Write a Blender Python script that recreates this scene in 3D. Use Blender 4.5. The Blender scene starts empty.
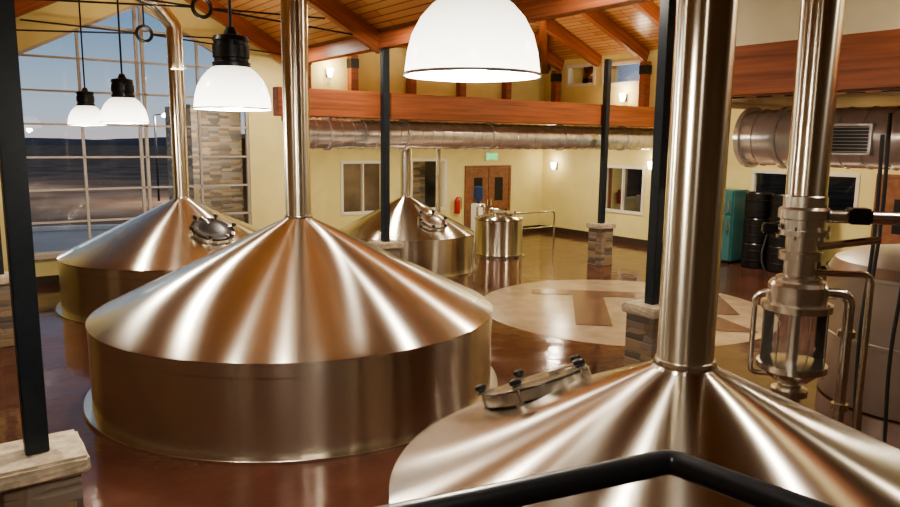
import bpy, bmesh, math, random
from mathutils import Vector, Matrix, Euler
random.seed(4)
scene=bpy.context.scene
COL=scene.collection
ANG=math.radians(36)
CA,SA=math.cos(ANG),math.sin(ANG)
def W(a,b,z=0.0): return Vector((a*CA-b*SA,a*SA+b*CA,z))

# ---------------------------------------------------------------- materials
def newmat(name):
    m=bpy.data.materials.new(name); m.use_nodes=True
    nt=m.node_tree; return m,nt,nt.nodes['Principled BSDF']
def plain(name,col,rough=.5,metal=0.,spec=.5,emit=None,es=0,noise=0.0,nscale=20,bump=0.0,stretch=None):
    m,nt,p=newmat(name)
    p.inputs['Base Color'].default_value=(*col,1); p.inputs['Roughness'].default_value=rough
    p.inputs['Metallic'].default_value=metal; p.inputs['Specular IOR Level'].default_value=spec
    if emit: p.inputs['Emission Color'].default_value=(*emit,1); p.inputs['Emission Strength'].default_value=es
    tc=nt.nodes.new('ShaderNodeTexCoord'); n=nt.nodes.new('ShaderNodeTexNoise'); n.inputs['Scale'].default_value=nscale
    if stretch:
        mp=nt.nodes.new('ShaderNodeMapping'); mp.inputs['Scale'].default_value=stretch; nt.links.new(tc.outputs['Object'],mp.inputs['Vector']); nt.links.new(mp.outputs['Vector'],n.inputs['Vector']); n.inputs['Detail'].default_value=6
    else: nt.links.new(tc.outputs['Object'],n.inputs['Vector'])
    if noise>0:
        r=nt.nodes.new('ShaderNodeValToRGB')
        r.color_ramp.elements[0].position=.3; r.color_ramp.elements[1].position=.7
        r.color_ramp.elements[0].color=(*[c*(1-noise) for c in col],1)
        r.color_ramp.elements[1].color=(*[min(1,c*(1+noise)) for c in col],1)
        nt.links.new(n.outputs['Fac'],r.inputs['Fac']); nt.links.new(r.outputs['Color'],p.inputs['Base Color'])
    if bump>0:
        b=nt.nodes.new('ShaderNodeBump'); b.inputs['Strength'].default_value=bump; b.inputs['Distance'].default_value=.02
        nt.links.new(n.outputs['Fac'],b.inputs['Height']); nt.links.new(b.outputs['Normal'],p.inputs['Normal'])
    return m
def steel(name,col,rough=.3,aniso=.8,rot=.25):
    m,nt,p=newmat(name)
    p.inputs['Metallic'].default_value=1; p.inputs['Roughness'].default_value=rough
    p.inputs['Anisotropic'].default_value=aniso
    p.inputs['Anisotropic Rotation'].default_value=rot
    tg=nt.nodes.new('ShaderNodeTangent'); tg.direction_type='RADIAL'; tg.axis='Z'
    nt.links.new(tg.outputs['Tangent'],p.inputs['Tangent'])
    tc=nt.nodes.new('ShaderNodeTexCoord')
    n2=nt.nodes.new('ShaderNodeTexNoise'); n2.inputs['Scale'].default_value=1.3; n2.inputs['Detail'].default_value=5
    nt.links.new(tc.outputs['Object'],n2.inputs['Vector'])
    r=nt.nodes.new('ShaderNodeValToRGB'); r.color_ramp.elements[0].position=.3; r.color_ramp.elements[1].position=.7
    r.color_ramp.elements[0].color=(*[c*.9 for c in col],1); r.color_ramp.elements[1].color=(*col,1)
    nt.links.new(n2.outputs['Fac'],r.inputs['Fac']); nt.links.new(r.outputs['Color'],p.inputs['Base Color'])
    return m
M={}
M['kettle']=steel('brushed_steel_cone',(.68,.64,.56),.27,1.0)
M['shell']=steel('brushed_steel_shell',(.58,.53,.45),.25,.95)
M['stack']=steel('brushed_steel_stack',(.70,.65,.53),.26,.9)
M['steel']=steel('polished_steel',(.76,.73,.67),.2,.3)
M['lid']=plain('satin_lid_steel',(.74,.70,.63),.24,metal=1.0)
M['duct']=plain('galvanised_duct',(.82,.81,.78),.22,.7,noise=.12,nscale=6,bump=.05)
M['black']=plain('black_paint',(.012,.013,.016),.35)
M['navy']=plain('dark_blue_steel_paint',(.014,.022,.030),.4,noise=.15)
M['plastic']=plain('black_plastic',(.01,.01,.011),.3)
M['cream']=plain('cream_plaster',(.78,.71,.48),.75,noise=.05,nscale=3,bump=.05)
M['yellow']=plain('yellow_plaster',(.76,.67,.31),.75,noise=.05,nscale=2,bump=.05)
M['rearwall']=plain('brown_rear_plaster',(.24,.18,.12),.75,noise=.2,nscale=2)  # unseen rear walls darkened to dim kettle reflections; lobby wall shares it
M['white']=plain('white_frame_paint',(.75,.72,.62),.5)
M['tanframe']=plain('tan_window_frame',(.50,.45,.38),.5)
M['glulam']=plain('glulam_wood',(.30,.095,.040),.42,noise=.35,nscale=1,stretch=(.8,14,22))
M['brownwood']=plain('door_wood',(.26,.115,.06),.4,noise=.2,nscale=8)
M['rubber']=plain('dark_rubber',(.03,.03,.03),.6)
M['teal']=plain('teal_enamel',(.06,.18,.18),.3)
M['beige']=plain('satin_vessel_metal',(.50,.46,.41),.38,metal=.95,noise=.12,nscale=2)
M['darkbase']=plain('dark_baseboard',(.06,.04,.03),.5)
M['capstone']=plain('limestone_cap',(.46,.39,.29),.85,noise=.25,nscale=14,bump=.5)
M['red']=plain('red_enamel',(.45,.02,.01),.3)
M['bluetote']=plain('blue_plastic',(.02,.04,.11),.35)
M['exitgreen']=plain('exit_green',(.02,.4,.12),.5,emit=(.02,.8,.2),es=1.6)
M['signwhite']=plain('sign_white',(.8,.8,.75),.5)
M['emblem']=plain('stained_tan_concrete',(.37,.28,.185),.22,noise=.18,nscale=2)
M['emblemdark']=plain('stained_brown_concrete',(.165,.085,.055),.22,noise=.25,nscale=2)
M['hill']=plain('dark_hill',(.10,.075,.08),.9,noise=.3,nscale=.05)
M['bulb']=plain('lamp_bulb',(1,1,1),.3,emit=(1,.93,.82),es=14)
M['sconce']=plain('sconce_glow',(1,1,1),.3,emit=(1,.88,.66),es=12)
def mk_shade():
    m,nt,p=newmat('glowing_shade')
    tc=nt.nodes.new('ShaderNodeTexCoord'); sx=nt.nodes.new('ShaderNodeSeparateXYZ'); nt.links.new(tc.outputs['Object'],sx.inputs[0])
    r=nt.nodes.new('ShaderNodeMapRange'); r.inputs['From Min'].default_value=.02; r.inputs['From Max'].default_value=.31
    r.inputs['To Min'].default_value=5.0; r.inputs['To Max'].default_value=1.4
    nt.links.new(sx.outputs['Z'],r.inputs['Value']); nt.links.new(r.outputs['Result'],p.inputs['Emission Strength'])
    p.inputs['Base Color'].default_value=(.85,.83,.78,1); p.inputs['Emission Color'].default_value=(1,.93,.78,1); p.inputs['Roughness'].default_value=.25
    return m
M['shade']=mk_shade()
def mk_planks():
    m,nt,p=newmat('wood_planks')
    tc=nt.nodes.new('ShaderNodeTexCoord'); br=nt.nodes.new('ShaderNodeTexBrick')
    nt.links.new(tc.outputs['UV'],br.inputs['Vector'])
    br.inputs['Color1'].default_value=(.56,.31,.14,1); br.inputs['Color2'].default_value=(.41,.19,.08,1)
    br.inputs['Mortar'].default_value=(.08,.03,.01,1)
    br.inputs['Scale'].default_value=1; br.inputs['Brick Width'].default_value=3.2; br.inputs['Row Height'].default_value=.16
    br.inputs['Mortar Size'].default_value=.012
    nt.links.new(br.outputs['Color'],p.inputs['Base Color']); p.inputs['Roughness'].default_value=.28
    return m
M['planks']=mk_planks()
def mk_stone(name,tint=1.0):
    m,nt,p=newmat(name)
    tc=nt.nodes.new('ShaderNodeTexCoord'); mp=nt.nodes.new('ShaderNodeMapping'); mp.inputs['Scale'].default_value=(3.6,3.6,13)
    nz=nt.nodes.new('ShaderNodeTexNoise'); nz.inputs['Scale'].default_value=2.5; nt.links.new(tc.outputs['Object'],nz.inputs['Vector'])
    sc=nt.nodes.new('ShaderNodeVectorMath'); sc.operation='SCALE'; sc.inputs['Scale'].default_value=.025
    ad=nt.nodes.new('ShaderNodeVectorMath'); ad.operation='ADD'
    nt.links.new(nz.outputs['Color'],sc.inputs[0]); nt.links.new(tc.outputs['Object'],ad.inputs[0]); nt.links.new(sc.outputs[0],ad.inputs[1]); nt.links.new(ad.outputs[0],mp.inputs['Vector'])
    v=nt.nodes.new('ShaderNodeTexVoronoi'); v.distance='CHEBYCHEV'; v.inputs['Scale'].default_value=1; v.inputs['Randomness'].default_value=.55
    nt.links.new(mp.outputs['Vector'],v.inputs['Vector'])
    sp=nt.nodes.new('ShaderNodeSeparateColor'); nt.links.new(v.outputs['Color'],sp.inputs[0])
    r=nt.nodes.new('ShaderNodeValToRGB'); e=r.color_ramp.elements; r.color_ramp.interpolation='CONSTANT'
    cols=[(.19,.145,.10),(.28,.205,.13),(.14,.12,.10),(.24,.20,.16),(.32,.24,.16)]
    e[0].position=0; e[0].color=(*[c*tint for c in cols[0]],1); e[1].position=.8; e[1].color=(*[c*tint for c in cols[4]],1)
    for i in (1,2,3): x=e.new(.2*i); x.color=(*[c*tint for c in cols[i]],1)
    nt.links.new(sp.outputs[0],r.inputs['Fac']); nt.links.new(r.outputs['Color'],p.inputs['Base Color'])
    p.inputs['Roughness'].default_value=.75
    mr=nt.nodes.new('ShaderNodeMapRange'); mr.inputs['From Min'].default_value=.6; mr.inputs['From Max'].default_value=.35; nt.links.new(v.outputs['Distance'],mr.inputs['Value'])
    b=nt.nodes.new('ShaderNodeBump'); b.inputs['Strength'].default_value=.5; b.inputs['Distance'].default_value=.015
    nt.links.new(mr.outputs['Result'],b.inputs['Height']); nt.links.new(b.outputs['Normal'],p.inputs['Normal'])
    return m
M['stone']=mk_stone('ledge_stone'); M['palestone']=mk_stone('pale_ledge_stone',2.0)
def mk_floor():
    m,nt,p=newmat('stained_concrete')
    tc=nt.nodes.new('ShaderNodeTexCoord')
    n=nt.nodes.new('ShaderNodeTexNoise'); n.inputs['Scale'].default_value=.9; n.inputs['Detail'].default_value=9; n.inputs['Roughness'].default_value=.6
    nt.links.new(tc.outputs['Object'],n.inputs['Vector'])
    r=nt.nodes.new('ShaderNodeValToRGB'); e=r.color_ramp.elements
    e[0].position=.3; e[0].color=(.062,.025,.017,1); e[1].position=.72; e[1].color=(.13,.055,.036,1)
    nt.links.new(n.outputs['Fac'],r.inputs['Fac']); nt.links.new(r.outputs['Color'],p.inputs['Base Color'])
    n2=nt.nodes.new('ShaderNodeTexNoise'); n2.inputs['Scale'].default_value=2.3; n2.inputs['Detail'].default_value=4
    nt.links.new(tc.outputs['Object'],n2.inputs['Vector'])
    mr=nt.nodes.new('ShaderNodeMapRange'); mr.inputs['From Min'].default_value=.4; mr.inputs['From Max'].default_value=.62
    mr.inputs['To Min'].default_value=.06; mr.inputs['To Max'].default_value=.16
    p.inputs['Specular IOR Level'].default_value=.42
    nt.links.new(n2.outputs['Fac'],mr.inputs['Value']); nt.links.new(mr.outputs['Result'],p.inputs['Roughness'])
    b=nt.nodes.new('ShaderNodeBump'); b.inputs['Strength'].default_value=.12; b.inputs['Distance'].default_value=.03
    n3=nt.nodes.new('ShaderNodeTexNoise'); n3.inputs['Scale'].default_value=4; nt.links.new(tc.outputs['Object'],n3.inputs['Vector'])
    nt.links.new(n3.outputs['Fac'],b.inputs['Height']); nt.links.new(b.outputs['Normal'],p.inputs['Normal'])
    return m
M['floor']=mk_floor()
def mk_glass(name='window_glass',milk=0.0,tint=(.93,.94,.95)):
    m=bpy.data.materials.new(name); m.use_nodes=True; nt=m.node_tree; nt.nodes.clear()
    o=nt.nodes.new('ShaderNodeOutputMaterial'); mx=nt.nodes.new('ShaderNodeMixShader'); t=nt.nodes.new('ShaderNodeBsdfTransparent')
    g=nt.nodes.new('ShaderNodeBsdfGlossy'); g.inputs['Roughness'].default_value=.02; f=nt.nodes.new('ShaderNodeFresnel'); f.inputs['IOR'].default_value=1.5
    t.inputs['Color'].default_value=(*tint,1)
    nt.links.new(f.outputs[0],mx.inputs[0]); nt.links.new(g.outputs[0],mx.inputs[2]); nt.links.new(mx.outputs[0],o.inputs[0])
    if milk>0:
        d=nt.nodes.new('ShaderNodeBsdfDiffuse'); d.inputs['Color'].default_value=(.8,.78,.7,1); m2=nt.nodes.new('ShaderNodeMixShader'); m2.inputs[0].default_value=milk
        nt.links.new(t.outputs[0],m2.inputs[1]); nt.links.new(d.outputs[0],m2.inputs[2]); nt.links.new(m2.outputs[0],mx.inputs[1])
    else: nt.links.new(t.outputs[0],mx.inputs[1])
    return m
M['glass']=mk_glass(); M['sight']=mk_glass('sight_glass',.06); M['tinted']=mk_glass('tinted_window_glass',0,(.22,.21,.2))
def mk_ground():
    m,nt,p=newmat('dusk_ground')
    tc=nt.nodes.new('ShaderNodeTexCoord'); n=nt.nodes.new('ShaderNodeTexNoise'); n.inputs['Scale'].default_value=.25; n.inputs['Detail'].default_value=6; n.inputs['Roughness'].default_value=.6
    nt.links.new(tc.outputs['Object'],n.inputs['Vector'])
    r=nt.nodes.new('ShaderNodeValToRGB'); e=r.color_ramp.elements; e[0].position=.35; e[0].color=(.20,.135,.10,1); e[1].position=.7; e[1].color=(.36,.28,.22,1)
    nt.links.new(n.outputs['Fac'],r.inputs['Fac']); nt.links.new(r.outputs['Color'],p.inputs['Base Color']); p.inputs['Roughness'].default_value=1
    p.inputs['Specular IOR Level'].default_value=0
    return m
M['ground']=mk_ground()
M['paving']=plain('grey_paving',(.40,.37,.35),.8,noise=.1,nscale=.6)
M['kerb']=plain('pale_kerb_concrete',(.8,.75,.7),.8,noise=.1,nscale=2)

# ---------------------------------------------------------------- helpers
def obj_from_bm(name,bm,mat,parent=None,loc=(0,0,0),rot=(0,0,0),smooth=False,sharp=35):
    bmesh.ops.recalc_face_normals(bm,faces=bm.faces[:])
    me=bpy.data.meshes.new(name); bm.to_mesh(me); bm.free()
    if mat: me.materials.append(mat)
    if smooth:
        for p in me.polygons: p.use_smooth=True
        try: me.set_sharp_from_angle(angle=math.radians(sharp))
        except Exception: pass
    o=bpy.data.objects.new(name,me); COL.objects.link(o)
    o.location=loc; o.rotation_euler=rot
    if parent: o.parent=parent
    return o
def empty(name,loc,rot=(0,0,0),parent=None):
    o=bpy.data.objects.new(name,None); COL.objects.link(o); o.location=loc; o.rotation_euler=rot; o.empty_display_size=.2
    if parent: o.parent=parent
    return o
def tag(o,label,cat,group=None,kind=None):
    o['label']=label; o['category']=cat
    if group: o['group']=group
    if kind: o['kind']=kind
    return o
def struct(o,label=None):
    o['kind']='structure'
    if label: o['label']=label
    return o
def addbox(bm,x0,x1,y0,y1,z0,z1):
    vs=[bm.verts.new((x,y,z)) for z in (z0,z1) for y in (y0,y1) for x in (x0,x1)]
    for f in ((0,1,3,2),(4,6,7,5),(0,4,5,1),(2,3,7,6),(0,2,6,4),(1,5,7,3)): bm.faces.new([vs[i] for i in f])
def box(name,x0,x1,y0,y1,z0,z1,mat,parent=None,loc=(0,0,0),rot=(0,0,0),bevel=0):
    bm=bmesh.new(); addbox(bm,x0,x1,y0,y1,z0,z1)
    if bevel: bmesh.ops.bevel(bm,geom=bm.edges[:],offset=bevel,segments=2,affect='EDGES')
    return obj_from_bm(name,bm,mat,parent,loc,rot,smooth=False)
def lathe_bm(bm,prof,seg=64,off=(0,0,0)):
    rings=[]
    for r,z in prof:
        if r<1e-5: rings.append([bm.verts.new((off[0],off[1],off[2]+z))])
        else: rings.append([bm.verts.new((off[0]+r*math.cos(2*math.pi*i/seg),off[1]+r*math.sin(2*math.pi*i/seg),off[2]+z)) for i in range(seg)])
    for A,B in zip(rings,rings[1:]):
        for i in range(seg):
            j=(i+1)%seg
            if len(A)==1 and len(B)==1: continue
            if len(A)==1: bm.faces.new((A[0],B[i],B[j]))
            elif len(B)==1: bm.faces.new((A[i],B[0],A[j]))
            else: bm.faces.new((A[i],B[i],B[j],A[j]))
def lathe(name,prof,mat,parent=None,loc=(0,0,0),rot=(0,0,0),seg=64,sharp=30):
    bm=bmesh.new(); lathe_bm(bm,prof,seg); return obj_from_bm(name,bm,mat,parent,loc,rot,True,sharp)
def rounded(pts,rad=.1,n=6):
    pts=[Vector(p) for p in pts]; out=[pts[0]]
    for i in range(1,len(pts)-1):
        p0,p,p1=pts[i-1],pts[i],pts[i+1]
        d0=(p0-p); d1=(p1-p); r=min(rad,d0.length*.45,d1.length*.45)
        A=p+d0.normalized()*r; B=p+d1.normalized()*r
        for k in range(n+1):
            t=k/n; out.append(A*(1-t)**2+p*2*t*(1-t)+B*t*t)
    out.append(pts[-1]); return out
def tube_bm(bm,pts,r,seg=16,cap=True):
    pts=[Vector(p) for p in pts]
    t0=(pts[1]-pts[0]).normalized()
    up=Vector((0,0,1)) if abs(t0.z)<.9 else Vector((1,0,0))
    n=t0.cross(up).normalized(); rings=[]
    for i,p in enumerate(pts):
        if i==0: t=t0
        elif i==len(pts)-1: t=(pts[i]-pts[i-1]).normalized()
        else: t=((pts[i+1]-pts[i]).normalized()+(pts[i]-pts[i-1]).normalized()).normalized()
        n=(n-t*n.dot(t)).normalized(); b=t.cross(n)
        rings.append([bm.verts.new(p+r*(math.cos(2*math.pi*k/seg)*n+math.sin(2*math.pi*k/seg)*b)) for k in range(seg)])
    for A,B in zip(rings,rings[1:]):
        for i in range(seg):
            j=(i+1)%seg; bm.faces.new((A[i],B[i],B[j],A[j]))
    if cap: bm.faces.new(rings[0]); bm.faces.new(rings[-1])
def tube(name,pts,r,mat,parent=None,loc=(0,0,0),rot=(0,0,0),seg=16):
    bm=bmesh.new(); tube_bm(bm,pts,r,seg); return obj_from_bm(name,bm,mat,parent,loc,rot,True,50)
R0=(0,0,ANG)

# ---------------------------------------------------------------- shell
def wallmesh(name,axis,fixed,s0,s1,z0,z1,holes,mat,thick=.2,extra=None,side=1):
    bm=bmesh.new()
    ss=sorted(set([s0,s1]+[h for H in holes for h in H[:2]])); zs=sorted(set([z0,z1]+[h for H in holes for h in H[2:]]))
    def V(s,z,d=0): return bm.verts.new((s,fixed+d,z) if axis=='a' else (fixed+d,s,z))
    for i in range(len(ss)-1):
        for j in range(len(zs)-1):
            cs,cz=(ss[i]+ss[i+1])/2,(zs[j]+zs[j+1])/2
            if any(H[0]<cs<H[1] and H[2]<cz<H[3] for H in holes): continue
            q=[(ss[i],zs[j]),(ss[i+1],zs[j]),(ss[i+1],zs[j+1]),(ss[i],zs[j+1])]
            bm.faces.new([V(*c) for c in q])
    for poly in (extra or []): bm.faces.new([V(*c) for c in poly])
    bmesh.ops.remove_doubles(bm,verts=bm.verts[:],dist=1e-4)
    res=bmesh.ops.extrude_face_region(bm,geom=bm.faces[:])
    d=Vector((0,thick*side,0)) if axis=='a' else Vector((thick*side,0,0))
    for v in [g for g in res['geom'] if isinstance(g,bmesh.types.BMVert)]: v.co+=d
    o=obj_from_bm(name,bm,mat,rot=R0); return struct(o)

RZ,RS,RA=6.75,.52,3.88     # nave ridge
def roofz(a): return RZ-RS*abs(a-RA)
BW=16.55; BF=18.08; AR=16.97
f=box('floor',-9,AR+.3,-6,BF+.3,-.15,0,M['floor'],rot=R0); struct(f)
SILL=.6; GT=.53
def wtop(a): return roofz(a)-GT-.45
A0,A1=1.5,6.2
extra=[[(-3,0),(A0,0),(A0,roofz(A0)),(-3,roofz(-3))],
       [(A0,0),(A1,0),(A1,SILL),(A0,SILL)],
       [(A1,0),(7.2,0),(7.2,roofz(7.2)),(A1,roofz(A1))],
       [(A0,wtop(A0)),(RA,wtop(RA)),(RA,roofz(RA)),(A0,roofz(A0))],
       [(RA,wtop(RA)),(A1,wtop(A1)),(A1,roofz(A1)),(RA,roofz(RA))]]
wallmesh('wall_gable','a',BW,0,0,0,0,[],M['yellow'],extra=extra)
e=empty('window_1',W(0,0,0),R0); struct(e,'tall gable window with a grid of tan mullions')
bm=bmesh.new(); y0,y1=BW+.03,BW+.11
def bar(p,q,w=.035):
    (a,z),(c,d)=p,q; v=Vector((c-a,0,d-z)); n=Vector((-v.z,0,v.x)).normalized()*w
    vs=[]
    for y in (y0,y1):
        for s,t in (((a,z),1),((c,d),1),((c,d),-1),((a,z),-1)): vs.append(bm.verts.new((s[0]+n.x*t,y,s[1]+n.z*t)))
    for f in ((0,1,2,3),(7,6,5,4),(0,4,5,1),(1,5,6,2),(2,6,7,3),(3,7,4,0)): bm.faces.new([vs[i] for i in f])
bar((A0,SILL),(A1,SILL),.06); bar((A0,wtop(A0)),(RA,wtop(RA)),.06); bar((RA,wtop(RA)),(A1,wtop(A1)),.06); bar((A0,SILL),(A0,wtop(A0)),.06); bar((A1,SILL),(A1,wtop(A1)),.06)
for a,w in ((2.7,.025),(3.82,.03),(3.94,.03),(5.08,.025)): bar((a,SILL),(a,wtop(a)),w)
z=SILL+.66
while z<5.6:
    lo,hi=A0,A1
    if wtop(A0)<z: lo=RA-(RZ-GT-.45-z)/RS
    if wtop(A1)<z: hi=RA+(RZ-GT-.45-z)/RS
    if hi-lo>.15: bar((max(lo,A0),z),(min(hi,A1),z),.02)
    z+=.66
obj_from_bm('window_frame',bm,M['tanframe'],e)
bm=bmesh.new(); bm.faces.new([bm.verts.new((s,BW+.08,z)) for s,z in ((A0,SILL),(A1,SILL),(A1,wtop(A1)),(RA,wtop(RA)),(A0,wtop(A0)))])
obj_from_bm('window_glass',bm,M['glass'],e)
box('window_sill',A0-.08,A1+.08,BW-.12,BW+.03,SILL-.06,SILL,M['tanframe'],e)
WE=5.6
wallmesh('wall_jog','b',7.0,BW+.2,BF,0,WE,[],M['yellow'],thick=.2)
def rect_window(name,axis,fixed,s0,s1,z0,z1,side,cols=2,glass='glass'):
    e=empty(name,W(0,0,0),R0); struct(e,'dark window in a pale frame')
    bm=bmesh.new(); t=.06
    lo,hi=sorted((fixed-.03*side,fixed+.1*side))
    def b(s,S,z,Z):
        if axis=='a': addbox(bm,s,S,lo,hi,z,Z)
        else: addbox(bm,lo,hi,s,S,z,Z)
    b(s0-t,s1+t,z0-t,z0+.02); b(s0-t,s1+t,z1-.02,z1+t); b(s0-t,s0+.02,z0,z1); b(s1-.02,s1+t,z0,z1)
    for i in range(1,cols):
        s=s0+(s1-s0)*i/cols; b(s-.02,s+.02,z0,z1)
    obj_from_bm('window_frame',bm,M['white'],e)
    bm=bmesh.new(); g=fixed+.07*side
    P=[(s0,z0),(s1,z0),(s1,z1),(s0,z1)]
    bm.faces.new([bm.verts.new((s,g,z) if axis=='a' else (g,s,z)) for s,z in P]); obj_from_bm('window_glass',bm,M[glass],e)
fw=[(9.4,10.7,.95,2.35),(11.7,12.9,.95,2.4)]
wallmesh('wall_far','a',BF,7.0,AR,0,WE+.1,fw,M['yellow'])
rect_window('window_3','a',BF,*fw[0],1,2); rect_window('window_4','a',BF,*fw[1],1,1)
rw=[(13.8,15.3,.95,2.25),(9.1,10.3,1.6,2.3),(7.8,8.8,1.35,2.3),(15.9,17.0,4.8,5.35),(14.1,15.5,4.75,5.3)]
mid=(BF+5.6)/2; hd=(BF-5.6)/2; WP=WE+.42*hd; AP=AR-hd; WS=.42
wallmesh('wall_right','b',AR,-6,BF,0,WE+.1,rw,M['yellow'])
for i,h in enumerate(rw): rect_window('window_%d'%(5+i),'b',AR,*h,1,2 if i<1 else 1,'tinted' if i<3 else 'glass')
wallmesh('wall_left','b',-3.2,-6,BW+.2,0,3.1,[],M['rearwall'])
wallmesh('wall_back','a',-6,-3.2,AR,0,RZ,[],M['rearwall'],side=-1)
wallmesh('wall_upper','b',7.33,-6,5.5,4.02,5.0,[],M['cream'],thick=.12)
wallmesh('wall_wing','a',5.6,7.45,AR,3.45,WE,[],M['cream'],thick=.15,side=-1)
wallmesh('wall_gap','b',7.3,5.6,BF,5.02,5.5,[],M['cream'],thick=.12,extra=[[(5.6,5.5),(BF,5.5),(BF,WE),(mid,WP+.05),(5.6,WE)]])
wallmesh('wall_lobby','a',21.0,7.2,15.5,0,3.0,[],M['rearwall'])
def slab(name,p,mat,th=.12):
    bm=bmesh.new(); uvl=bm.loops.layers.uv.new('UVMap')
    vs=[bm.verts.new(q) for q in p]; top=[bm.verts.new((q[0],q[1],q[2]+th)) for q in p]
    fs=[bm.faces.new(vs),bm.faces.new(top[::-1])]
    n=len(vs)
    for i in range(n): fs.append(bm.faces.new((vs[i],vs[(i+1)%n],top[(i+1)%n],top[i])))
    o=Vector(p[0]); e1=(Vector(p[1])-o).normalized(); e2=(Vector(p[-1])-o); e2=(e2-e1*e2.dot(e1)).normalized()
    for f in fs:
        for l in f.loops: l[uvl].uv=((l.vert.co-o).dot(e1),(l.vert.co-o).dot(e2))
    o=obj_from_bm(name,bm,mat,rot=R0); return struct(o)
slab('ceiling',[(RA,-6,RZ),(RA,BW+.4,RZ),(7.4,BW+.4,roofz(7.4)),(7.4,-6,roofz(7.4))],M['planks'])
slab('ceiling_nave',[(RA,-6,RZ),(RA,BW+.4,RZ),(-3.3,BW+.4,roofz(-3.3)),(-3.3,-6,roofz(-3.3))],M['planks'])
slab('ceiling_wing',[(7.3,BF,WE),(AR,BF,WE),(AP,mid,WP),(7.3,mid,WP)],M['planks'])
slab('ceiling_wing_rear',[(7.3,5.6,WE),(AR,5.6,WE),(AP,mid,WP),(7.3,mid,WP)],M['planks'])
slab('ceiling_wing_hip',[(AR,BF,WE),(AR,5.6,WE),(AP,mid,WP)],M['planks'])
slab('ceiling_jog',[(6.9,BW+.1,5.0),(7.4,BW+.1,5.0),(7.4,BF+.2,5.7),(6.9,BF+.2,5.7)],M['planks'])
slab('ceiling_mezzanine',[(7.0,12.45,3.42),(AR,12.45,3.42),(AR,BF,3.42),(7.0,BF,3.42)],M['planks'],th=.4)
slab('ceiling_soffit',[(7.45,-6,3.5),(AR,-6,3.5),(AR,5.5,3.5),(7.45,5.5,3.5)],M['planks'],th=.2)
slab('ceiling_lobby',[(7.2,BF+.2,3.0),(15.5,BF+.2,3.0),(15.5,21.0,3.0),(7.2,21.0,3.0)],M['cream'])
for n,args in (('baseboard_far',(7.2,AR,BF-.03,BF,0,.18)),('baseboard_right',(AR-.03,AR,-6,BF-.03,0,.18)),('baseboard_gable',(-3,7.2,BW-.03,BW,0,.18))):
    struct(box(n,*args,M['darkbase'],rot=R0))
def door(name,axis,fixed,s0,s1,z1,leaves=2):
    e=empty(name,W(0,0,0),R0); struct(e,'brown wooden door with dark glass lites')
    def B(nm,s,S,d0,d1,z,Z,mat,bev=0):
        if axis=='a': return box(nm,s,S,fixed-d1,fixed-d0,z,Z,mat,e)
        return box(nm,fixed-d1,fixed-d0,s,S,z,Z,mat,e)
    B('door_frame',s0-.08,s0,0,.06,0,z1+.08,M['brownwood']); B('door_frame',s1,s1+.08,0,.06,0,z1+.08,M['brownwood']); B('door_frame',s0,s1,0,.06,z1,z1+.08,M['brownwood'])
    w=(s1-s0)/leaves
    for i in range(leaves):
        a=s0+i*w
        B('door_leaf',a+.01,a+w-.01,.005,.045,.01,z1-.005,M['brownwood'])
        B('door_glass',a+w*.3,a+w*.7,.045,.05,1.1,1.85,M['black'])
        B('door_handle',a+(w*.88 if i==0 else w*.06),a+(w*.94 if i==0 else w*.12),.045,.1,.95,1.15,M['steel'])
door('door_1','a',BF,13.75,15.45,2.15)
door('door_2','b',AR,6.2,7.3,2.3,1)
e=empty('exit_sign',W(14.7,BF-.04,2.5),R0); tag(e,'small lit sign with green EXIT lettering above the doors','exit sign')
box('sign_housing',-.24,.24,-.04,.04,-.12,.14,M['signwhite'],e)
cu=bpy.data.curves.new('exit_text','FONT'); cu.body='EXIT'; cu.size=.22; cu.align_x='CENTER'; cu.align_y='CENTER'; cu.extrude=.004; cu.offset=.006
to=bpy.data.objects.new('tmp',cu); COL.objects.link(to); bpy.context.view_layer.update()
dg=bpy.context.evaluated_depsgraph_get(); me=bpy.data.meshes.new_from_object(to.evaluated_get(dg)); bpy.data.objects.remove(to)
me.materials.clear(); me.materials.append(M['exitgreen']); o=bpy.data.objects.new('sign_lettering',me); COL.objects.link(o); o.parent=e; o.location=(0,-.046,.01); o.rotation_euler=(math.radians(90),0,0)

# ---------------------------------------------------------------- beams
def beam_between(name,p,q,w,h,mat,label,group):
    p,q=Vector(p),Vector(q); t=(q-p).normalized(); s=t.cross(Vector((0,0,1))).normalized(); n=s.cross(t)
    L=(q-p).length
    bm=bmesh.new(); addbox(bm,0,L,-w/2,w/2,-h/2,h/2)
    bmesh.ops.bevel(bm,geom=bm.edges[:],offset=.012,segments=1,affect='EDGES')
    Rm=Matrix.Rotation(ANG,3,'Z')@Matrix((t,-s,n)).transposed()
    o=obj_from_bm(name,bm,mat,loc=W(*p),rot=Rm.to_euler())
    tag(o,label,'beam',group); o['kind']='structure'; return o
H=.34
for b in (16.3,12.3,8.6,5.5,1.5):
    for sgn,ae in ((1,7.3),(-1,-2.9)):
        beam_between('roof_rafter',(RA+.05*sgn,b,RZ-H/2-.03),(ae,b,roofz(ae)-H/2-.03),.18,H,M['glulam'],'reddish glulam rafter under the plank ceiling','nave rafters')
for a in (8.3,9.7):
    beam_between('roof_rafter',(a,BF-.02,WE-H/2),(a,mid,WP-H/2-.06),.18,H,M['glulam'],'reddish glulam rafter rising under plank ceiling','wing rafters')
for a in (11.6,13.4,15.2):
    d=min(AR-a,hd); beam_between('roof_rafter',(a,BF-.02,WE-H/2),(a,BF-d,WE+WS*d-H/2-.06),.18,H,M['glulam'],'reddish glulam rafter rising under plank ceiling','wing rafters')
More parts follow.
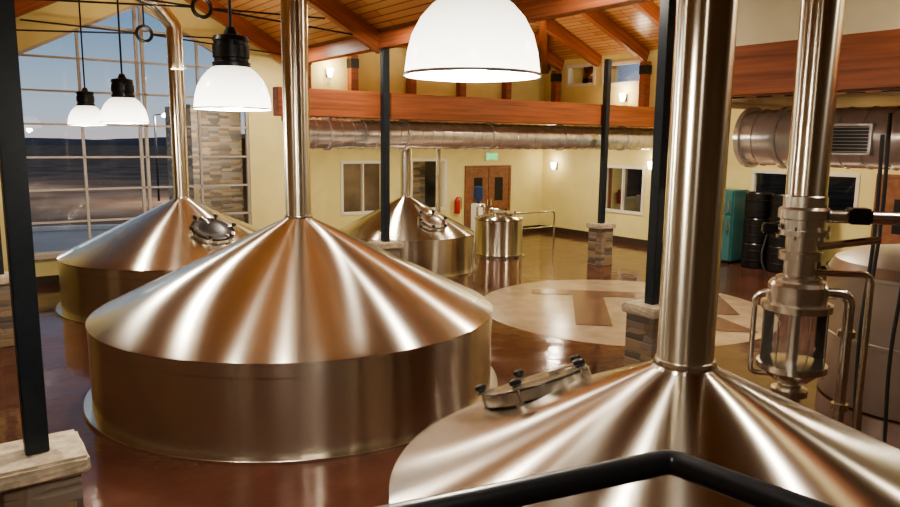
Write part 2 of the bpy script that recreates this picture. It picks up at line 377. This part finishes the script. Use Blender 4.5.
for b in (17.3,15.7,13.9,12.2,10.4,8.6,7.0):
    d=min(BF-b,b-5.6); beam_between('roof_rafter',(AR-.02,b,WE-H/2),(AR-d,b,WE+WS*d-H/2-.06),.18,H,M['glulam'],'reddish glulam rafter rising under plank ceiling','wing rafters')
beam_between('roof_rafter',(AR-.02,BF-.02,WE-H/2-.05),(AP,mid,WP-H/2-.12),.2,H,M['glulam'],'reddish glulam hip rafter rising from the corner','wing rafters')
beam_between('eave_beam',(7.25,-5.9,4.86),(7.25,BW-.02,4.86),.2,.3,M['glulam'],'long reddish glulam eave beam','eave beams')
beam_between('balcony_beam',(5.1,12.31,3.65),(AR-.02,12.31,3.65),.22,.5,M['glulam'],'deep reddish glulam beam along the balcony edge','balcony beams')
beam_between('balcony_beam',(7.25,-5.9,3.77),(7.25,5.45,3.77),.22,.52,M['glulam'],'deep reddish glulam beam over the side bay','balcony beams')
def upost(a,b,z0,z1):
    e=empty('wall_post',W(a,b,z0),R0); tag(e,'reddish wood post with black steel plate on upper wall','wooden post','upper wall posts')
    box('post_shaft',-.11,.11,-.11,.12,0,z1-z0,M['glulam'],e,bevel=.01)
    box('steel_plate',-.122,.122,-.122,.125,(z1-z0)-.35,(z1-z0)-.1,M['black'],e)
for a in (8.3,9.7,11.6,13.4,15.2): upost(a,BF-.13,3.83,WE-.33)
for b in (17.4,13.8,11.9,9.4): upost(AR-.15,b,3.83,WE-.33)
for b in (16.1,12.3,8.6,5.5):
    e=empty('roof_truss_tie',W(RA,b,5.1),R0); tag(e,'black steel truss ring with slender tie rods','roof truss tie','truss ties',kind='structure')
    bm=bmesh.new(); n=28
    pts=[(.15*math.cos(2*math.pi*i/n),0,.15*math.sin(2*math.pi*i/n)) for i in range(n+1)]
    tube_bm(bm,pts,.032,10,False); obj_from_bm('ring_hub',bm,M['black'],e,smooth=True)
    for q in ((3.2,0,-.2),(-3.2,0,-.2),(0,0,1.2)):
        v=Vector(q); tube('tie_rod',[v.normalized()*.15,v],.016,M['black'],e,seg=8)
    for s in (2.2,-2.2):
        v=Vector((s,0,roofz(RA+s)-.45-5.1)); tube('tie_rod',[v.normalized()*.15,v],.016,M['black'],e,seg=8)

# ---------------------------------------------------------------- columns
def column(a,b,ptop,label='dark steel post on a stone pedestal with limestone cap'):
    e=empty('support_column',W(a,b),R0); tag(e,label,'column','stone based columns')
    box('stone_pedestal',-.215,.215,-.215,.215,0,.91,M['stone'],e,bevel=.01)
    bm=bmesh.new(); addbox(bm,-.265,.265,-.265,.265,.91,1.03)
    bmesh.ops.bevel(bm,geom=bm.edges[:],offset=.02,segments=2,affect='EDGES')
    bmesh.ops.subdivide_edges(bm,edges=bm.edges[:],cuts=3,use_grid_fill=True)
    for v in bm.verts:
        v.co.x+=random.uniform(-.004,.004); v.co.y+=random.uniform(-.004,.004)
    obj_from_bm('stone_cap',bm,M['capstone'],e)
    box('steel_post',-.066,.066,-.066,.066,1.03,ptop,M['navy'],e,bevel=.006)
column(7.22,12.1,4.7); column(13.38,12.1,4.95)
column(7.17,5.60,4.7); column(.43,5.03,roofz(.43)-.4); column(.74,12.07,roofz(.74)-.4)

# ---------------------------------------------------------------- kettles
def manway(parent,loc,rot,r,glass=False,nk=6,ks=1.0):
    e=empty('manway',loc,rot,parent)
    lathe('manway_neck',[(r,-.16),(r,.02),(r+.045,.025),(r+.045,.09),(r-.01,.095)],M['lid'],e,seg=48)
    lathe('manway_lid',[(r+.02,.097),(r+.03,.108),(r-.03,.115),(r-.06,.105),(r*.5,.12),(0,.125)],M['plastic'] if glass else M['lid'],e,seg=48)
    for i in range(nk):
        t=2*math.pi*(i+.5)/nk
        k=empty('clamp',(math.cos(t)*(r+.05),math.sin(t)*(r+.05),.02),(0,0,t),e); k.scale=(ks,ks,ks)
        bm=bmesh.new(); tube_bm(bm,[(0,0,-.02),(0,0,.11)],.012,8); addbox(bm,-.09,.03,-.02,.02,.085,.105); addbox(bm,-.05,.02,-.03,.03,-.03,.0)
        obj_from_bm('clamp_bolt',bm,M['steel'],k)
        bm=bmesh.new(); lathe_bm(bm,[(0,.10),(.025,.10),(.03,.115),(.04,.12),(.04,.145),(.02,.155),(0,.155)],12)
        obj_from_bm('clamp_knob',bm,M['plastic'],k,smooth=True)
    tube('hinge_arm',rounded([(-r-.05,-.06,0),(-r-.05,-.06,.14),(-r*.4,0,.13)],.05),.016,M['steel'],e,seg=10)
    return e
def kettle(a,b,R,rim,apex,top,label,rs=.155,manw=None,bend=False,nk=6,ks=1.,sink=0,tilt=None):
    e=empty('brew_kettle',W(a,b),(0,0,0)); tag(e,label,'brewing kettle','conical topped brew kettles')
    lathe('base_ring',[(R-.02,0),(R+.09,0),(R+.09,.035),(R+.085,.04),(R+.005,.045),(R-.02,.045)],M['steel'],e,seg=160)
    lathe('shell',[(R,.03),(R,rim-.16),(R+.006,rim-.155),(R+.006,rim-.02)],M['shell'],e,seg=160)
    sl=(apex-rim)/(R-rs)
    prof=[(R+.008,rim-.03),(R+.012,rim-.01),(R-.03,rim+.018)]
    n=10
    for i in range(1,n+1):
        r=R-.03+(rs+.03-(R-.03))*i/n
        prof.append((r,rim+.018+(apex-rim-.018)*i/n))
    prof.append((rs+.005,apex+.03))
    lathe('cone_top',prof,M['kettle'],e,seg=160,sharp=25)
    lathe('stack_collar',[(rs+.012,apex+.0),(rs+.018,apex+.02),(rs+.012,apex+.05),(rs,apex+.055)],M['steel'],e,seg=48)
    if bend:
        pts=rounded([(0,0,apex),(0,0,4.95),(-.28*CA,-.28*SA,5.3),(-1.15*CA,-1.15*SA,5.75)],.06,2)
        tube('vent_stack',pts,rs,M['stack'],e,seg=40)
    else:
        lathe('vent_stack',[(rs,apex+.02)]+[(rs,apex+.02+(top-apex)*i/6) for i in range(1,7)],M['stack'],e,seg=48)
    if manw:
        phi,rr,mr,gl=manw; phi=math.radians(phi)
        z=apex-sl*(rr-rs)-sink
        manway(e,(rr*math.cos(phi),rr*math.sin(phi),z),(0,tilt if tilt is not None else math.atan(sl),phi),mr,gl,nk,ks)
    return e
kettle(3.65,8.18,2.38,.97,2.04,6.6,'largest brushed steel kettle with conical top and straight stack')
kettle(3.80,13.66,2.08,.93,1.88,0,'brushed steel kettle beside tall windows with bent stack',bend=True,manw=(-47,1.2,.33,True),rs=.135)
kettle(3.42,2.42,1.67,1.04,1.74,6.45,'brushed steel kettle with clamped manway and wide stack',manw=(139,.97,.32,False),sink=.03,nk=5,tilt=.40)
k4=kettle(9.13,14.35,1.61,.87,1.66,3.41,'smaller brushed steel kettle beneath the balcony',rs=.13,manw=(-55,1.1,.28,False))
tube('side_pipe',[(.75,.2,1.2),(.75,.2,3.41)],.06,M['stack'],k4)
p=W(12.2,14.6); e=empty('small_vessel',p); tag(e,'small squat steel brewing vessel with flat hinged hatch','brewing vessel')
lathe('shell',[(.58,.05),(.65,.06),(.63,.1),(.63,.96),(.65,.98),(.63,1.01)],M['shell'],e,seg=64)
lathe('cone_top',[(.64,1.0),(.6,1.03),(.25,1.08),(.0,1.09)],M['kettle'],e,seg=64)
lathe('base_ring',[(.5,0),(.69,0),(.69,.04),(.58,.06)],M['steel'],e,seg=64)
manway(e,(.05,-.1,1.07),(0,.1,-.7),.3,False,5,.8)
tube('outlet_pipe',rounded([(-.4,.1,1.0),(-.4,.1,1.3),(-.58,.1,1.3),(-.58,.1,1.0)],.08),.035,M['steel'],e)

# ---------------------------------------------------------------- ducts
def duct(a0,b0,a1,b1,z,r,label):
    A=W(a0,b0,z); B=W(a1,b1,z); L=(B-A).length; yaw=math.atan2(B.y-A.y,B.x-A.x)
    e=empty('air_duct',A,(0,0,yaw)); tag(e,label,'air duct','round ducts')
    prof=[(r-.01,0.0)]; x=.2
    while x<L-.05:
        prof+= [(r,x),(r+.009,x+.006),(r+.009,x+.016),(r,x+.024)]; x+=.26
    prof.append((r,L))
    RY=Matrix.Rotation(math.radians(90),3,'Y')
    bm=bmesh.new(); lathe_bm(bm,prof,48); bmesh.ops.rotate(bm,verts=bm.verts[:],cent=(0,0,0),matrix=RY)
    obj_from_bm('duct_body',bm,M['duct'],e,smooth=True,sharp=30)
    nj=max(2,int(L/2.2))
    for x in [0.02,.5]+[L*k/nj for k in range(1,nj)]+[L-.06]:
        bm=bmesh.new(); lathe_bm(bm,[(r,x-.03),(r+.035,x-.025),(r+.035,x+.035),(r,x+.04)],48); bmesh.ops.rotate(bm,verts=bm.verts[:],cent=(0,0,0),matrix=RY)
        obj_from_bm('duct_flange',bm,M['duct'],e,smooth=True)
    bm=bmesh.new(); lathe_bm(bm,[(0,.0),(r-.04,.0),(r,.03)],48); bmesh.ops.rotate(bm,verts=bm.verts[:],cent=(0,0,0),matrix=RY)
    obj_from_bm('duct_end',bm,M['duct'],e)
    return e,L
duct(5.8,12.75,AR-.05,12.75,3.1,.28,'long spiral steel duct running under the balcony beam')
e,L=duct(8.65,5.35,8.65,-2,3.08,.345,'large spiral steel duct with a supply grille')
g=empty('supply_grille',(1.42,-.35,-.02),(0,0,0),e)
bm=bmesh.new()
for i in range(8): addbox(bm,-.2,.2,-.012,0.0,-.135+i*.038,-.131+i*.038)
obj_from_bm('grille_slats',bm,M['beige'],g)
bm=bmesh.new()
addbox(bm,-.23,-.2,-.035,.08,-.17,.17); addbox(bm,.2,.23,-.035,.08,-.17,.17); addbox(bm,-.23,.23,-.035,.08,.145,.17); addbox(bm,-.23,.23,-.035,.08,-.17,-.145)
obj_from_bm('grille_frame',bm,M['duct'],g)
box('grille_back',-.2,.2,-.008,.0,-.15,.15,M['black'],g)

# ---------------------------------------------------------------- pendant lamps
def lamp(a,b,zb,power):
    e=empty('pendant_lamp',W(a,b,zb)); tag(e,'glowing white bell pendant lamp with black housing','pendant lamp','high bay pendant lamps')
    zr=roofz(a)-zb
    lathe('lamp_shade',[(.275,0),(.272,.03),(.264,.09),(.245,.16),(.21,.225),(.165,.275),(.13,.30),(.12,.30),(.155,.265),(.2,.22),(.235,.155),(.254,.09),(.262,.03),(.275,0)],M['shade'],e,seg=56,sharp=60)
    lathe('shade_rim',[(.272,-.003),(.279,-.003),(.279,.008),(.272,.008)],M['duct'],e,seg=56)
    lathe('lamp_housing',[(0,.29),(.13,.29),(.135,.33),(.12,.335),(.12,.36),(.13,.365),(.13,.45),(.12,.455),(.12,.48),(.13,.485),(.12,.515),(.05,.53),(.03,.58),(0,.58)],M['black'],e,seg=40)
    lathe('bulb',[(0,.06),(.05,.08),(.07,.14),(.05,.22),(.03,.28)],M['bulb'],e,seg=24)
    tube('cord',[(0,0,.57),(0,0,zr)],.012,M['black'],e,seg=8)
    l=bpy.data.lights.new('lamp_light','POINT'); l.energy=power; l.color=(1,.9,.76); l.shadow_soft_size=.06
    lo=bpy.data.objects.new('lamp_light',l); COL.objects.link(lo); lo.location=(0,0,-.03); lo.parent=e
for a,b,z in ((1.83,2.38,3.26),(1.87,5.3,3.21),(2.02,9.55,3.17),(2.15,12.8,3.18)): lamp(a,b,z,150)
def sconce(a,b,z,face,power=14):
    yaw={'far':ANG,'right':ANG-math.pi/2}[face]
    e=empty('wall_sconce',W(a,b,z),(0,0,yaw)); tag(e,'small glowing wall sconce','wall lamp','wall sconces')
    box('sconce_plate',-.06,.06,-.03,0,-.1,.12,M['black'],e)
    bm=bmesh.new(); lathe_bm(bm,[(.05,-.1),(.08,.0),(.09,.12),(.08,.12),(.04,-.09),(.0,-.1)],24); obj_from_bm('sconce_shade',bm,M['sconce'],e,loc=(0,-.13,0),smooth=True)
    l=bpy.data.lights.new('sconce_light','POINT'); l.energy=power; l.color=(1,.86,.62); l.shadow_soft_size=.08
    lo=bpy.data.objects.new('sconce_light',l); COL.objects.link(lo); lo.location=(0,-.32,.12); lo.parent=e
sconce(9.0,BF-.01,4.75,'far',30); sconce(AR-.01,14.6,4.3,'right',30); sconce(AR-.01,17.4,2.2,'right',12); sconce(AR-.01,13.45,2.35,'right',12)

# ---------------------------------------------------------------- process pipe assembly
e=empty('process_pipe',W(5.56,2.93),(0,0,math.radians(-15))); tag(e,'steel vertical pipe with flanges, valve and glass sight vessel','process piping')
lathe('vent_pipe',[(.15,2.55),(.15,5.6)],M['stack'],e,seg=40)
lathe('pipe_flange',[(.1,2.3),(.2,2.3),(.2,2.34),(.17,2.345),(.17,2.42),(.19,2.43),(.19,2.5),(.16,2.52),(.16,2.6),(.15,2.61)],M['lid'],e,seg=40)
for i in range(6):
    t=i*math.pi/3; tube('flange_bolt',[(.18*math.cos(t),.18*math.sin(t),2.27),(.18*math.cos(t),.18*math.sin(t),2.37)],.014,M['lid'],e,seg=8)
lathe('valve_body',[(.12,2.3),(.12,2.17),(.16,2.16),(.16,2.1),(.12,2.09),(.12,1.98),(.17,1.96),(.17,1.93)],M['lid'],e,seg=40)
lathe('upper_head',[(.15,1.94),(.2,1.93),(.22,1.9),(.22,1.76),(.265,1.75),(.265,1.70),(.2,1.69)],M['lid'],e,seg=48)
lathe('sight_glass',[(.24,1.70),(.24,1.26)],M['sight'],e,seg=48)
lathe('lower_head',[(.0,1.28),(.2,1.27),(.265,1.26),(.265,1.21),(.22,1.2),(.2,1.17),(.12,1.1),(.09,1.08),(.09,1.05),(.14,1.04),(.14,.99),(.09,.98),(.09,0)],M['lid'],e,seg=48)
lathe('inner_tube',[(.045,1.74),(.045,1.27)],M['lid'],e,seg=24)
for i in range(4):
    t=i*math.pi*2/4+.9; tube('tie_bolt',[(.253*math.cos(t),.253*math.sin(t),1.18),(.253*math.cos(t),.253*math.sin(t),1.78)],.007,M['lid'],e,seg=8)
tube('bypass_pipe',rounded([(.18,0,1.84),(.38,0,1.84),(.38,0,.0)],.1),.042,M['lid'],e,seg=16)
tube('bypass_pipe',rounded([(.1,0,2.0),(.53,.05,2.0),(.53,.05,0)],.08),.026,M['lid'],e,seg=14)
tube('branch_pipe',rounded([(.1,-.02,2.45),(.75,-.02,2.45),(.75,-.02,2.1)],.08),.05,M['lid'],e,seg=16)
tube('branch_pipe',[(.1,.02,2.2),(.55,.02,2.28)],.03,M['lid'],e,seg=16)
tube('drain_pipe',rounded([(-.1,0,1.15),(-.31,.0,1.15),(-.31,0,1.8),(-.18,0,1.85)],.06),.022,M['lid'],e,seg=12)
tube('signal_cable',rounded([(-.25,0,2.33),(-.3,-.02,2.1),(-.24,-.05,1.95)],.1),.008,M['rubber'],e,seg=8)
for zz in (1.5,.9): lathe('pipe_clamp',[(.042,zz),(.065,zz),(.065,zz+.05),(.042,zz+.05)],M['steel'],e,loc=(.38,0,0),seg=24)
box('valve_actuator',.30,.46,-.1,.08,2.40,2.52,M['plastic'],e,bevel=.015)
box('sensor_head',-.3,-.2,-.05,.05,2.3,2.38,M['plastic'],e,bevel=.01)
for i,(x,y,z) in enumerate(((3.95,6.7,3.1),(4.12,6.9,3.3),(4.2,6.6,2.6))):
    pts=[(0,0,z),(.03,0,z*.7),(-.02,.02,z*.4),(.02,0,.02)]
    o=tube('hanging_hose',rounded(pts,.4),.018,M['rubber'],loc=(x,y,0),seg=10); tag(o,'thin dark hose hanging beside the pale tank','hose','hanging hoses')
e=empty('storage_tank',(5.6,8.3,0)); tag(e,'pale grey metal cylindrical tank with domed top','storage tank')
lathe('tank_shell',[(1.0,0),(1.05,.02),(1.05,.75),(1.065,.76),(1.065,.8),(1.05,.81),(1.05,1.5),(1.07,1.51),(1.07,1.55)],M['beige'],e,seg=80)
lathe('tank_dome',[(1.05,1.54),(.98,1.66),(.75,1.76),(.4,1.82),(0,1.84)],M['beige'],e,seg=80)
lathe('tank_hatch',[(.25,1.8),(.25,1.92),(.2,1.95),(0,1.96)],M['steel'],e,seg=40)

# ---------------------------------------------------------------- far furniture
e=empty('refrigerator',W(16.55,10.75),R0); tag(e,'dull teal refrigerator standing against the wall','refrigerator')
box('cabinet',-.33,.35,-.4,.4,.05,1.85,M['teal'],e,bevel=.03); box('door_upper',-.38,-.335,-.39,.39,1.25,1.83,M['teal'],e,bevel=.015); box('door_lower',-.38,-.335,-.39,.39,.08,1.23,M['teal'],e,bevel=.015)
box('handle',-.43,-.385,-.34,-.30,.8,1.15,M['steel'],e); box('handle',-.43,-.385,-.34,-.30,1.32,1.6,M['steel'],e); box('foot_plinth',-.3,.3,-.35,.35,0,.05,M['black'],e)
prof=[(0,0),(.27,0),(.3,.02),(.3,.17),(.31,.18),(.31,.2),(.3,.21),(.3,.4),(.31,.41),(.31,.43),(.3,.44),(.3,.58),(.28,.61),(.26,.61),(.26,.59),(0,.59)]
for j in range(3):
    for i in range(3):
        o=lathe('plastic_drum',prof,M['plastic'],loc=W(16.4,9.8-i*.66,.615*j),seg=40)
        tag(o,'shiny black plastic drum in a stack','drum','stacked black drums')
e=empty('handrail',W(13.9,15.2),R0); tag(e,'low polished metal handrail beside the small vessel','handrail')
tube('top_rail',rounded([(-.9,0,0),(-.9,0,1.0),(.9,0,1.0),(.9,0,0)],.12),.025,M['steel'],e); tube('mid_rail',[(-.9,0,.55),(.9,0,.55)],.02,M['steel'],e)
e=empty('fire_extinguisher',W(13.3,BF-.13,.75),R0); tag(e,'red fire extinguisher mounted on the wall','fire extinguisher')
lathe('cylinder_body',[(0,0),(.08,.01),(.085,.04),(.085,.42),(.06,.48),(.03,.5),(.03,.53),(0,.53)],M['red'],e,seg=24); tube('nozzle_hose',rounded([(.03,-.03,.52),(.13,-.03,.5),(.13,-.03,.15)],.05),.012,M['black'],e,seg=8)
e=empty('water_cooler',W(13.3,16.9),R0); tag(e,'dark blue water cooler bottle on a white stand','water cooler')
box('cooler_stand',-.16,.16,-.16,.16,0,1.15,M['signwhite'],e,bevel=.02)
lathe('water_bottle',[(0,1.15),(.06,1.16),(.07,1.22),(.15,1.3),(.15,1.62),(.12,1.66),(0,1.67)],M['bluetote'],e,seg=32)

# foreground guard rail
e=empty('guard_rail',(0,0,0)); tag(e,'black painted pipe guard rail with an angled corner','guard rail')
c=Vector((.555,1.70,2.215)); l1=Vector((-1.1,.975,2.215)); r1=Vector((1.35,.834,2.215))
tube('top_rail',rounded([l1,c,r1],.03,4),.031,M['black'],e,seg=20)
for q in (l1,r1): tube('rail_post',[(q.x,q.y,0),(q.x,q.y,2.215)],.024,M['black'],e,seg=14)

# floor emblem
e=empty('floor_emblem',(3.2,13.0,0),(0,0,math.radians(-8))); tag(e,'round tan emblem stained into the floor','floor emblem')
lathe('emblem_disc',[(0,.003),(2.62,.003),(2.65,0)],M['emblem'],e,seg=96)
bm=bmesh.new()
def poly(bm,pts,z=.012): bm.faces.new([bm.verts.new((x,y,z)) for x,y in pts])
poly(bm,[(-1.7,1.35),(.9,1.35),(.9,.85),(-1.7,.85)])
poly(bm,[(-.9,.85),(-.3,.85),(-.3,-1.5),(-.9,-1.5)]); poly(bm,[(.3,.85),(.9,.85),(.9,-1.5),(.3,-1.5)])
poly(bm,[(.9,1.35),(2.0,1.35),(2.0,-.3),(1.5,-.3),(1.5,.85),(.9,.85)]); poly(bm,[(.9,-.0),(1.5,-.0),(1.5,-.3),(2.0,-1.5),(1.4,-1.5),(.9,-.5)])
obj_from_bm('emblem_mark',bm,M['emblemdark'],e)

# ---------------------------------------------------------------- outside
g=box('outdoor_ground',-400,400,-400,400,-.6,-.5,M['ground']); tag(g,'dark ground outside at dusk','ground',kind='stuff')
o=box('outdoor_paving',-14,16,23,31,-.499,-.47,M['paving'],rot=R0); tag(o,'grey paved lot outside the windows','paving',kind='stuff')
bm=bmesh.new(); prev=None
for i in range(41):
    t=math.radians(20+i*3.6); c0=(2.0,27.5)
    ring=[]
    for rr,zz in ((3.6,-.47),(3.6,-.32),(3.85,-.32),(3.85,-.47)): ring.append(bm.verts.new((c0[0]+rr*1.5*math.cos(t),c0[1]+rr*math.sin(t)*.8,zz)))
    if prev:
        for k in range(3): bm.faces.new((prev[k],ring[k],ring[k+1],prev[k+1]))
    prev=ring
o=obj_from_bm('parking_kerb',bm,M['kerb'],rot=R0); tag(o,'curved pale concrete kerb in the paved lot','kerb')
bm=bmesh.new(); prev=None
for i in range(0,121):
    t=math.radians(95+i*.7); r=330
    h=.5+2.0*abs(math.sin(i*.21))*.5+1.0*math.sin(i*.07+1)+random.uniform(0,.3)
    v=(bm.verts.new((r*math.cos(t),r*math.sin(t),-.45)),bm.verts.new((r*math.cos(t)*1.1,r*math.sin(t)*1.1,max(.5,h)+1)))
    if prev: bm.faces.new((prev[0],v[0],v[1],prev[1]))
    prev=v
o=obj_from_bm('hill_ridge',bm,M['hill']); tag(o,'low dark hills on the horizon','hills',kind='stuff')
o=box('stone_wing',5.6,6.9,19.0,21.4,-.5,3.85,M['palestone'],rot=R0); tag(o,'stacked stone exterior wall outside the window','stone wall')
o=box('stone_pier',12.2,13.2,19.6,20.2,0,2.95,M['palestone'],rot=R0); tag(o,'stone clad pier standing in the lobby','stone pier')
for x,y,en in ((-16.2,40,1500),(-34,46,2500)):
    e=empty('street_lamp',(x,y,-.5)); tag(e,'lit lamp post in the lot outside the windows','street lamp','lot lamps')
    tube('lamp_pole',[(0,0,0),(0,0,4.7)],.06,M['black'],e,seg=12); tube('lamp_arm',[(0,0,4.7),(.7,-.3,4.75)],.04,M['black'],e,seg=10)
    lathe('lamp_head',[(0,4.6),(.16,4.6),(.2,4.68),(.1,4.8),(0,4.82)],M['sconce'],e,loc=(.7,-.3,0),seg=20)
    l=bpy.data.lights.new('lot_light','POINT'); l.energy=en; l.color=(1,.86,.7); l.shadow_soft_size=.2
    lo=bpy.data.objects.new('lot_light',l); COL.objects.link(lo); lo.location=(.7,-.3,4.4); lo.parent=e

# ---------------------------------------------------------------- added fill lights
def area(name,a,b,z,sa,sb,power,col=(1,.905,.76),rot=None):
    l=bpy.data.lights.new(name,'AREA'); l.shape='RECTANGLE'; l.size=sa; l.size_y=sb; l.energy=power; l.color=col
    o=bpy.data.objects.new(name,l); COL.objects.link(o); o.location=W(a,b,z); o.rotation_euler=rot or R0
    return o
for b in (1.5,6.5,11,15): area('nave_fill',6.4,b,5.0,.12,.2,80)  # added fill high in the nave for kettle highlights, no fixture there
for b in (0,6,): area('nave_fill',0.2,b,4.5,.12,.2,55)  # same unseen fill on the camera side
for a in (9,12,15): area('soffit_fill',a,15.2,3.38,.3,.3,85,(1,.88,.68))  # unseen fill below the mezzanine brightens the yellow walls, no fixtures
for b in (1,4): area('soffit_fill',12,b,3.4,.3,.3,150,(1,.88,.68))  # added fill under the side soffit, no fixtures there
area('bay_fill',13,9,6.2,.6,.6,350,(1,.89,.72))  # added fill for the wing, no lamp hangs here
area('mezz_fill',12,15,4.5,3,.4,160,(1,.85,.63),rot=(math.pi,0,ANG))  # unseen upward wash added for the upper walls and wing ceiling
area('mezz_fill',14.5,10,4.5,.4,3,120,(1,.85,.63),rot=(math.pi,0,ANG))  # second added wash, towards the right wall
for b in (9,14): area('roof_fill',RA,b,4.2,.4,1.0,90,(1,.85,.63),rot=(math.pi,0,ANG))  # added fill aimed up to brighten the nave planks
area('lobby_fill',11,19.4,2.9,2,.4,50,(1,.84,.6))  # added light without a fixture for the room behind the far windows
area('stone_fill',5.4,17.4,3.4,.3,.3,40,(1,.93,.82),rot=(math.radians(60),0,ANG))  # added fill that brightens the stone outside, no wall lamp there

# world
w=bpy.data.worlds.new('dusk'); scene.world=w; w.use_nodes=True; nt=w.node_tree
bg=nt.nodes['Background']; tc=nt.nodes.new('ShaderNodeTexCoord'); sx=nt.nodes.new('ShaderNodeSeparateXYZ'); r=nt.nodes.new('ShaderNodeValToRGB')
nt.links.new(tc.outputs['Generated'],sx.inputs[0]); nt.links.new(sx.outputs['Z'],r.inputs['Fac']); nt.links.new(r.outputs['Color'],bg.inputs['Color'])
e=r.color_ramp.elements; e[0].position=0; e[0].color=(.54,.50,.50,1); e[1].position=.5; e[1].color=(.16,.21,.30,1)
x=e.new(.03); x.color=(.42,.49,.57,1); x=e.new(.14); x.color=(.18,.30,.44,1)
bg.inputs['Strength'].default_value=1.15

cd=bpy.data.cameras.new('camera'); cam=bpy.data.objects.new('camera',cd); COL.objects.link(cam)
cd.sensor_width=36; cd.lens=28.84; cd.clip_end=2000; cd.clip_start=.05
cam.location=(0,0,3.0)
cam.rotation_euler=(Matrix.Rotation(math.radians(81.1),3,'X')@Matrix.Rotation(math.radians(.62),3,'Z')).to_euler()
scene.camera=cam
scene.view_settings.view_transform='AgX'
try: scene.view_settings.look='AgX - Medium High Contrast'
except Exception: pass
